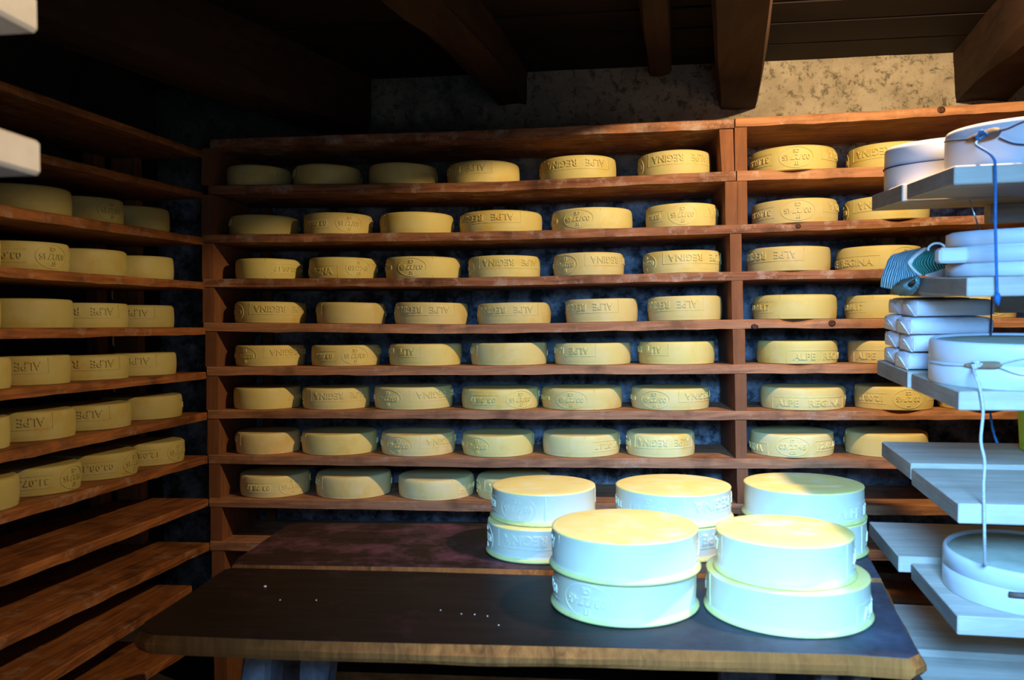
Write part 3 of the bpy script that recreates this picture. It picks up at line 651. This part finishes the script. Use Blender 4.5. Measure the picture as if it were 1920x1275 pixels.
for k, (x, y) in enumerate([(-0.7299, 1.6769), (-0.6627, 1.5956), (-0.5867, 1.6009), (-0.3165, 1.5606), (-0.2716, 1.543), (-0.2449, 1.542), (-0.2187, 1.5351), (-0.1911, 1.4895)]):
    s = .0030 if k == 0 else .0014
    v, f = lathe([(0, 0), (s * .8, 0), (s, s * .5), (s * .6, s), (0, s * 1.1)], 7, 0)
    v = [(a * rcr.uniform(.8, 1.2), b * rcr.uniform(.8, 1.5), c) for a, b, c in v]
    o = obj('cheese_crumb', v, f, M['crumb']); o.location = (x, y, ZT + .0003)
    tag(o, 'largest white crumb, alone on the left part of the dark table top' if k == 0 else ['', 'tiny crumb nearest the big crumb on the left of the table top', 'tiny crumb halfway along the dark front plank, alone', 'tiny crumb farthest left of the group before the front left cheese pair', 'second tiny crumb of the group left of the front left cheese pair', 'third tiny crumb of the group left of the front left cheese pair', 'fourth tiny crumb of the group left of the front left cheese pair', 'tiny crumb closest to the table front, left of the front cheese pair'][k], 'crumb', 'cheese crumbs on the table')

# ------------------------------------------------------------------ draining rack of new boards on the right
O_, EX, EY, EZ = (Vector(RACK[k]) for k in ('O', 'ex', 'ey', 'ez'))
FR = Matrix((( EX.x, EY.x, EZ.x, O_.x), (EX.y, EY.y, EZ.y, O_.y), (EX.z, EY.z, EZ.z, O_.z), (0, 0, 0, 1)))
dr = bpy.data.objects.new('draining_rack', None); dr.empty_display_size = .1; C.objects.link(dr)
BASE = FR @ Matrix.Translation((.45, .3, -1.30)); dr.matrix_world = BASE
tag(dr, 'open rack of pale new boards along the right side, holding white cheese moulds', 'rack')
UVW = Matrix.Translation((-.45, -.3, 1.30))
def rpart(name, v, f, mat, smooth=False):
    return obj(name, [UVW @ Vector(p) for p in v], f, mat, dr, smooth, world=False)
def rthing(name, v, f, mat, at, label, cat, group=None, smooth=False):
    """a loose thing standing on the rack: own object, origin at rack coordinates `at`"""
    a = Vector(at); o = obj(name, [Vector(p) - a for p in v], f, mat, None, smooth)
    o.matrix_world = FR @ Matrix.Translation(a); return tag(o, label, cat, group)
def sub(name, v, f, mat, par, at, smooth=False):
    a = Vector(at); return obj(name, [Vector(p) - a for p in v], f, mat, par, smooth, world=False)
#        front board (u0, top, bottom)  rear board (u0, v far, top, bottom)
TIERS = [(-.010, .306, .271, -.018, .560, .307, .268), (.0155, .099, .063, .0245, .545, .089, .055), (.005, -.115, -.151, -.001, .560, -.112, -.150),
         (.0075, -.330, -.369, .008, .545, -.321, -.360), (.0095, -.550, -.588, -.0155, .565, -.538, -.576), (.004, -.768, -.804, .005, .565, -.756, -.790)]
def rboard(u0, u1, v0, v1, z0, z1, seed):
    v, f = cbox(u0, u1, v0, v1, z0, z1, .0022)
    o = rpart('board', v, f, M['new_wood']); o.data.materials.append(M['end_grain'])
    for p in o.data.polygons:
        if abs(p.normal.x) > .9: p.material_index = 1
for n_, (u0, zt, zb, r0, vf, rt, rb) in enumerate(TIERS):
    rboard(u0, .92, 0.0, .292, zb, zt, n_); rboard(r0, .92, .299, vf, rb, rt, n_ + 10)
    bz = min(rb, zb)
    u_b = .222 if n_ == 0 else .245
    rpart('bearer', *cbox(u_b, .92, .46, .50, rb - .046, rb - .0005, .002), M['new_wood'])
    rpart('bearer', *cbox(.50, .54, .02, .455, bz - .046, zb - .0005, .002), M['new_wood'])
for u, v in ((.925, .03), (.925, .50)): rpart('post', *cbox(u, u + .05, v, v + .05, -1.30, .40, .003), M['new_wood'])
rpart('post', *cbox(.60, .65, .567, .612, -1.26, .40, .003), M['new_wood'])

def hoop(at, r, h, label, rot=0, groove=None, inner=True, bands=None):
    """open ring mould; `at` = centre of its foot"""
    t = .008
    if bands:
        P = []
    zz = [(r - t, .0), (r - .0015, .0), (r, .0015)]
    if groove: zz += [(r, groove - .003), (r - .0025, groove - .001), (r - .0025, groove + .001), (r, groove + .003)]
    zz += [(r, h - .010), (r - .0012, h - .0045), (r - .004, h - .001), (r - .0065, h), (r - t, h - .002)]
    rings = [[(at[0] + a * math.cos(2 * PI * k / 96), at[1] + a * math.sin(2 * PI * k / 96), at[2] + .0004 + b) for k in range(96)] for a, b in zz + zz[:1]]
    v, f = loft(rings, False)
    return rthing('cheese_mould', v, f, M['hoop'], at, label, 'mould', 'white cheese moulds on the draining rack', True)
def cord_on(par, at, pts, rad, mat, name='cord', flat=1.0): return sub(name, *tube(smooth_path(pts, 6), rad, 6, flat), mat, par, at, True)
def ring_pts(c, r, z, a0, a1, n=40): return [(c[0] + r * math.cos(a0 + (a1 - a0) * k / n), c[1] + r * math.sin(a0 + (a1 - a0) * k / n), z) for k in range(n + 1)]
def toggle(par, at, a, b, thick, mat, round_=1.0):
    a, b = Vector(a), Vector(b); P = [a.lerp(b, u) for u in (0, .06, .2, .4, .6, .8, .94, 1)]
    return sub('toggle', *tube(P, [thick * q for q in (.25, .45, .7, .95, 1.0, 1.0, .75, .3)], 10, 1.0, .55), mat, par, at, True)
# top tier
m1 = (.179, .155, .306)
h1 = hoop(m1, .15, .086, 'white mould tied with a blue cord, front of the top board')
cord_on(h1, m1, [(.0265, .170, .3745), (.0255, .1557, .3738), (.0287, .1215, .370), (.0394, .0902, .3655), (.050, .068, .364)], .0016, M['cord_dark'])
toggle(h1, m1, (.0385, .085, .3635), (.0795, .0335, .3690), .0115, M['toggle'])
cord_on(h1, m1, [(.077, .034, .3712), (.0906, .0278, .3735), (.1115, .0160, .3822), (.15, .0035, .392)], .0016, M['cord_dark'])
cord_on(h1, m1, [(.0775, .036, .3575), (.0947, .0250, .3455), (.1123, .0150, .3400), (.15, .0035, .3345)], .0016, M['cord_dark'])
m0 = (.131, .452, .307)
h0 = hoop(m0, .143, .100, 'white mould behind, at the left rear end of the top board')
cord_on(h0, m0, ring_pts(m0, .1445, .359, PI * .9, PI * 1.62), .0017, M['cord_dark'])
bc = tag(obj('blue_cord', *tube(smooth_path([(.0500, .058, .3600), (.044, .052, .3655), (.047, .050, .3570), (.0340, .020, .3440), (.051, -.009, .318), (.0555, -.011, .285), (.058, -.011, .176), (.0625, -.011, .075), (.0632, -.010, .066)], 6), .0026, 7), M['cord_blue'], None, True), 'bright blue cord hanging from the top mould down past two boards', 'cord')
bc.matrix_world = FR
k_ = tube(smooth_path([(.0465, .047, .3705), (.052, .044, .3735), (.057, .047, .366), (.050, .049, .358), (.045, .051, .364), (.053, .045, .3715), (.060, .041, .3655)], 5), .0028, 7)
obj('knot', *k_, M['cord_blue'], bc, True, world=False)
obj('frayed_end', *tube([(.0632, -.010, .070), (.0634, -.0105, .062), (.0638, -.0105, .054), (.0655, -.0105, .046)], [.0036, .0058, .005, .0015], 8), M['cord_blue'], bc, True, world=False)
# second tier: a banded mould with the strap end sticking out
m2 = (.187, .155, .099)
h2 = hoop(m2, .1485, .0905, 'white mould made of three bands with a strap end sticking out, second board')
def band(z0, z1, r, nm='band'):
    zz = [(r - .003, z0), (r, z0 + .001), (r, z1 - .001), (r - .003, z1)]
    rings = [[(m2[0] + a * math.cos(2 * PI * k / 80), m2[1] + a * math.sin(2 * PI * k / 80), b) for k in range(80)] for a, b in zz + [(r - .004, z1), (r - .004, z0), (r - .003, z0)]]
    sub(nm, *loft(rings, False), M['hoop'], h2, m2, True)
band(.1005, .1245, .1525); band(.1275, .158, .155); band(.161, .187, .1525)
se = cbox(-.006, .048, .086, .118, .1275, .157, .005); sub('strap_end', *se, M['hoop'], h2, m2)
# third tier
m3 = (.163, .150, -.115)
h3 = hoop(m3, .16, .088, 'white mould tied with a white cord and pale wooden toggle, third board', groove=.044)
cord_on(h3, m3, [(.0015, .170, -.0755), (.0012, .148, -.0752), (.0095, .0955, -.0740), (.0280, .0575, -.0715), (.042, .039, -.070)], .0014, M['cord_white'])
toggle(h3, m3, (.0300, .0500, -.0705), (.0800, .0050, -.0655), .0075, M['toggle_pale'])
cord_on(h3, m3, [(.077, .006, -.0630), (.0895, .0028, -.0592), (.1119, -.0062, -.0523), (.15, -.0115, -.046)], .0014, M['cord_white'])
cord_on(h3, m3, [(.077, .007, -.0700), (.0975, -.0012, -.0797), (.1125, -.0065, -.0831), (.15, -.0115, -.087)], .0014, M['cord_white'])
wc = tag(obj('white_cord', *tube(smooth_path([(.046, .032, -.064), (.040, .030, -.074), (.0360, .018, -.0790), (.0335, -.004, -.0900), (.0382, -.009, -.1098), (.0439, -.009, -.1512), (.0414, -.008, -.206), (.0483, -.009, -.2449), (.0475, -.009, -.290), (.0492, -.009, -.335), (.0510, -.008, -.3843), (.057, .006, -.420), (.0666, .030, -.4570), (.075, .045, -.4585)], 6), .0028, 7), M['cord_white'], None, True), 'grey-white cord trailing from the third board mould to the lowest mould', 'cord')
wc.matrix_world = FR
k_ = tube(smooth_path([(.040, .034, -.0625), (.048, .027, -.0635), (.043, .030, -.0745), (.038, .033, -.0685), (.047, .0265, -.0705), (.052, .023, -.064)], 5), .0026, 7)
obj('knot', *k_, M['cord_white'], wc, True, world=False)
m5 = (.187, .152, -.550)
h5 = hoop(m5, .15, .083, 'white mould with a groove round its middle, front of the lowest visible board', groove=.045)
sub('toggle', *tube([(.108, .0230, -.5115), (.116, .0180, -.5105), (.150, .004, -.507)], .006, 8), M['toggle'], h5, m5, True)
def curd(m_, r, h, label):
    P = [(0, .0005), (r - .003, .0005), (r, .004), (r, h - .006), (r - .004, h - .001), (r * .5, h), (0, h)]
    v, f = lathe(P, 64, .0008, 3); v = [(a + m_[0], b + m_[1], c + m_[2]) for a, b, c in v]
    rthing('fresh_cheese', v, f, M['curd'], m_, label, 'cheese', 'fresh cheeses in the moulds', True)
curd(m3, .1508, .0845, 'grey-green fresh cheese filling the cord-tied mould on the third board')
curd(m5, .1408, .0785, 'grey-green fresh cheese filling the mould on the lowest visible board')
curd(m1, .1408, .072, 'fresh cheese inside the blue-corded mould on the top board')
sk = tag(obj('skewer', *tube([(.0930, .160, .1895), (.0720, .160, .256)], .0016, 6), M['steel'], None, True), 'thin steel skewer leaning above the banded mould', 'skewer'); sk.matrix_world = FR
dk = tag(obj('dark_cord', *tube(smooth_path([(.1676, .2955, .0600), (.1671, .2955, -.0271), (.1675, .2955, -.1038), (.1690, .2955, -.16), (.1694, .2955, -.2049)], 5), .0021, 6), M['cord_dark'], None, True), 'thin dark blue cord hanging in front of the white parcels', 'cord'); dk.matrix_world = FR
obj('loose_end', *tube(smooth_path([(.1694, .2955, -.203), (.1705, .292, -.222), (.1734, .290, -.2407), (.1778, .289, -.258), (.1826, .289, -.2705)], 4), [.0022, .003, .0034, .0036, .0037] * 3 + [.0038, .0038], 7, .7), M['cord_blue'], dk, True, world=False)

# white parcels in two rows of four layers
rp = random.Random(8)
def parcel(u0, v0, z0, L, Wd, H, label):
    bm = bmesh.new()
    # rounded wrapped block with tucked ends
    secs = []
    for i, (uu, k) in enumerate([(0.0, .80), (.006, .93), (.016, 1.0), (L * .35, 1.02), (L * .7, 1.0), (L - .014, 1.0), (L - .005, .94), (L, .82)]):
        n_ = 14; ring = []
        for j in range(n_):
            a = 2 * PI * (j + .5) / n_; c, s = math.cos(a), math.sin(a)
            q = 1 / max(abs(c), abs(s)) ** .82
            e = .0014 * noise.noise(Vector((uu * 30 + z0 * 70, j * 1.7, v0 * 50)))
            ring.append((u0 + uu + e, v0 + Wd / 2 + c * q * (Wd / 2 - .001) * k + e, z0 + H / 2 + s * q * (H / 2 - .0008) * (k if s > 0 else min(1, k + .05)) + (e if s > 0 else 0)))
        secs.append(ring)
    v, f = loft(secs); bm.free()
    # keep inside its own slot
    v = [(a, min(max(b, v0), v0 + Wd), min(max(c, z0 + .0003), z0 + H - .0003)) for a, b, c in v]
    at = (u0 + L / 2, v0 + Wd / 2, z0)
    o = rthing('parcel', v, f, M['paper'], at, label, 'parcel', 'white paper parcels on the draining rack', True)
    mv, mz = v0 + Wd / 2, z0 + H / 2
    # tucked-in ears of the left end: two triangular flaps and a middle tongue
    for sd in (-1, 1):
        p = [(u0 + .004, mv + sd * Wd * .44, z0 + H * .10), (u0 + .004, mv + sd * Wd * .44, z0 + H * .90), (u0 - .0065, mv + sd * Wd * .05, mz + rp.uniform(-.003, .003)),
             (u0 + .006, mv + sd * Wd * .44, z0 + H * .10), (u0 + .006, mv + sd * Wd * .44, z0 + H * .90), (u0 - .004, mv + sd * Wd * .05, mz)]
        sub('folded_flap', p, [(0, 1, 2), (5, 4, 3), (0, 3, 4, 1), (1, 4, 5, 2), (2, 5, 3, 0)], M['paper'], o, at)
    p = [(u0 + .001, mv - Wd * .40, z0 + .002), (u0 + .001, mv + Wd * .40, z0 + .002), (u0 - .008, mv + Wd * .10, z0 + H * .72), (u0 - .008, mv - Wd * .10, z0 + H * .72),
         (u0 + .004, mv - Wd * .40, z0 + .002), (u0 + .004, mv + Wd * .40, z0 + .002), (u0 - .005, mv + Wd * .10, z0 + H * .72), (u0 - .005, mv - Wd * .10, z0 + H * .72)]
    sub('folded_flap', p, [(0, 3, 2, 1), (4, 5, 6, 7), (0, 1, 5, 4), (1, 2, 6, 5), (2, 3, 7, 6), (3, 0, 4, 7)], M['paper'], o, at)
lay = ['bottom', 'second', 'third', 'top']
for L_ in range(4):
    for q in range(2):
        du = rp.uniform(-.003, .005) + (.012 if L_ == 3 else 0) - (.003 if L_ == 0 else 0)
        parcel(.006 + du + .004 * q, .306 + q * .124 + (.004 if L_ == 3 else 0), -.1118 + L_ * .0402, .176 - (.01 if L_ == 3 else 0), .119, .0400,
               f'white paper parcel, {lay[L_]} layer of the {"front" if q == 0 else "rear"} row on the third board')

# lime tub at the edge of the picture
tu, tv, tz = .390, .43, -.321
def sq(r, z, n=40, p=4.0):
    out = []
    for k in range(n):
        a = 2 * PI * k / n; c, s = math.cos(a), math.sin(a); q = (abs(c) ** p + abs(s) ** p) ** (-1 / p); out.append((tu + r * q * c, tv + r * .78 * q * s, tz + .0004 + z))
    return out
v, f = loft([sq(.088, 0), sq(.092, .004), sq(.098, .107), sq(.103, .108), sq(.103, .116), sq(.095, .116), sq(.089, .006)])
rthing('plastic_tub', v, f, M['tub'], (tu, tv, tz), 'lime green plastic tub cut by the right frame edge, fourth board', 'tub', smooth=False)
# teal cloth hung over the end of the second rear board
CL = [[(0.0495, 0.5, 0.1627), (0.0074, 0.47, 0.1514), (-0.0121, 0.45, 0.1257), (-0.0228, 0.44, 0.1003), (-0.0225, 0.45, 0.0783)], [(0.0584, 0.48, 0.1644), (0.021, 0.44, 0.1502), (0.0064, 0.42, 0.1223), (-0.0031, 0.41, 0.0973), (-0.005, 0.42, 0.0732)],
      [(0.0699, 0.47, 0.1675), (0.0344, 0.42, 0.1468), (0.0197, 0.4, 0.1242), (0.0195, 0.39, 0.1017), (0.0120, 0.4, 0.0817)], [(0.0801, 0.46, 0.1669), (0.0432, 0.41, 0.1488), (0.0261, 0.39, 0.1301), (0.0367, 0.37, 0.1087), (0.0430, 0.37, 0.1035)],
      [(0.150, 0.5, 0.1600), (0.150, 0.5, 0.1471), (0.150, 0.49, 0.1288), (0.145, 0.46, 0.115), (0.130, 0.42, 0.1060)]]
FO = [[(0.01, 0.4955, 0.0758), (0.01, 0.4487, 0.0596), (0.01, 0.3543, 0.0579), (0.01, 0.2916, 0.0676), (0.01, 0.2624, 0.0855), (0.01, 0.2705, 0.1007), (0.01, 0.356, 0.097), (0.01, 0.4409, 0.0867)], [(-0.002, 0.4313, 0.0768), (-0.006, 0.3716, 0.0628), (-0.008, 0.2901, 0.0608), (-0.006, 0.2438, 0.0699), (-0.004, 0.222, 0.0873), (-0.002, 0.2405, 0.1009), (-0.004, 0.2902, 0.0963), (-0.006, 0.3556, 0.0852)], [(-0.012, 0.2769, 0.0847), (-0.014, 0.2578, 0.0791), (-0.014, 0.2386, 0.0759), (-0.012, 0.2271, 0.0794), (-0.01, 0.2161, 0.0897), (-0.01, 0.2237, 0.0965), (-0.01, 0.2459, 0.0942), (-0.011, 0.2651, 0.0895)], [(0.004, 0.326, 0.084), (0.004, 0.3138, 0.0793), (0.004, 0.3019, 0.077), (0.004, 0.2866, 0.0808), (0.004, 0.2719, 0.0903), (0.004, 0.2796, 0.0949), (0.004, 0.2949, 0.0925), (0.004, 0.3142, 0.0889)]]
cat_ = (.02, .44, .10)
def sheet(name, net, mat, par, sub_=7, thick=.0022):
    rows = [smooth_path(r, sub_) for r in net]; cols = list(zip(*rows)); cols = [smooth_path(c, sub_) for c in cols]
    nu, nv_ = len(cols[0]), len(cols); V = [cols[j][i] + Vector((0, .0016 * math.sin(i * 1.9 + j * .35), .0008 * math.sin(j * 1.3))) for j in range(nv_) for i in range(nu)]
    F = [(j * nu + i, j * nu + i + 1, (j + 1) * nu + i + 1, (j + 1) * nu + i) for j in range(nv_ - 1) for i in range(nu - 1)]
    o = sub(name, V, F, mat, par, cat_, True) if par else None
    if not par: o = rthing(name, V, F, mat, cat_, 'teal knitted cloth with white hem bunched over the second board end', 'cloth', smooth=True)
    uv = o.data.uv_layers.new(name='UVMap')
    for lp in o.data.loops:
        j, i = divmod(lp.vertex_index, nu); uv.data[lp.index].uv = (i / (nu - 1), j / (nv_ - 1))
    md = o.modifiers.new('thick', 'SOLIDIFY'); md.thickness = thick; md.offset = 0
    return o
cl = sheet('cloth', CL[:4], M['cloth'], None)
sheet('inside', CL[3:], M['cloth_in'], cl)
def ringsheet(name, net, mat, par):
    rows = [smooth_path(r + r[:1], 4) for r in net]; sheet(name, rows, mat, par, 3)
ringsheet('lower_fold', FO[:3], M['cloth'], cl); ringsheet('fold_inside', FO[2:], M['cloth_in'], cl)
sub('hem', *tube(smooth_path(CL[3], 6), .0058, 8, .55), M['hem'], cl, cat_, True)
HM = [(0.0500, 0.362, 0.1030), (0.0543, 0.36, 0.1062), (0.0672, 0.34, 0.1114), (0.0814, 0.315, 0.1203), (0.0819, 0.312, 0.0966), (0.0714, 0.335, 0.0992), (0.0566, 0.36, 0.1000)]
v = [Vector(p) for p in HM] + [Vector(p) + Vector((.001, .004, 0)) for p in HM]; n = len(HM)
sub('hem', v, [tuple(range(n)), tuple(range(2 * n - 1, n - 1, -1))] + [(i, i + n, (i + 1) % n + n, (i + 1) % n) for i in range(n)], M['hem'], cl, cat_)
sub('hem_loop', *tube(smooth_path([(0.069, 0.4, 0.1600), (0.0695, 0.4, 0.1676), (0.077, 0.4, 0.1748), (0.0873, 0.4, 0.1769), (0.0977, 0.4, 0.1741), (0.1046, 0.4, 0.1660)], 5), .0028, 7), M['hem'], cl, cat_, True)

# ------------------------------------------------------------------ board ends close to the camera on the left
nr = thing('side_rack', (-.78, .55, 0), 'near rack of whitewashed boards, blurred, cut by the left frame edge', 'rack')
for z0, z1 in ((1.558, 1.597), (1.717, 1.757)):
    obj('board', *cbox(-.86, -.619, .18, .842, z0, z1, .004), M['white_board'], nr)
for yy in (.25, .72): obj('post', *cbox(-.91, -.861, yy, yy + .05, 0, 1.95, .003), M['white_board'], nr)
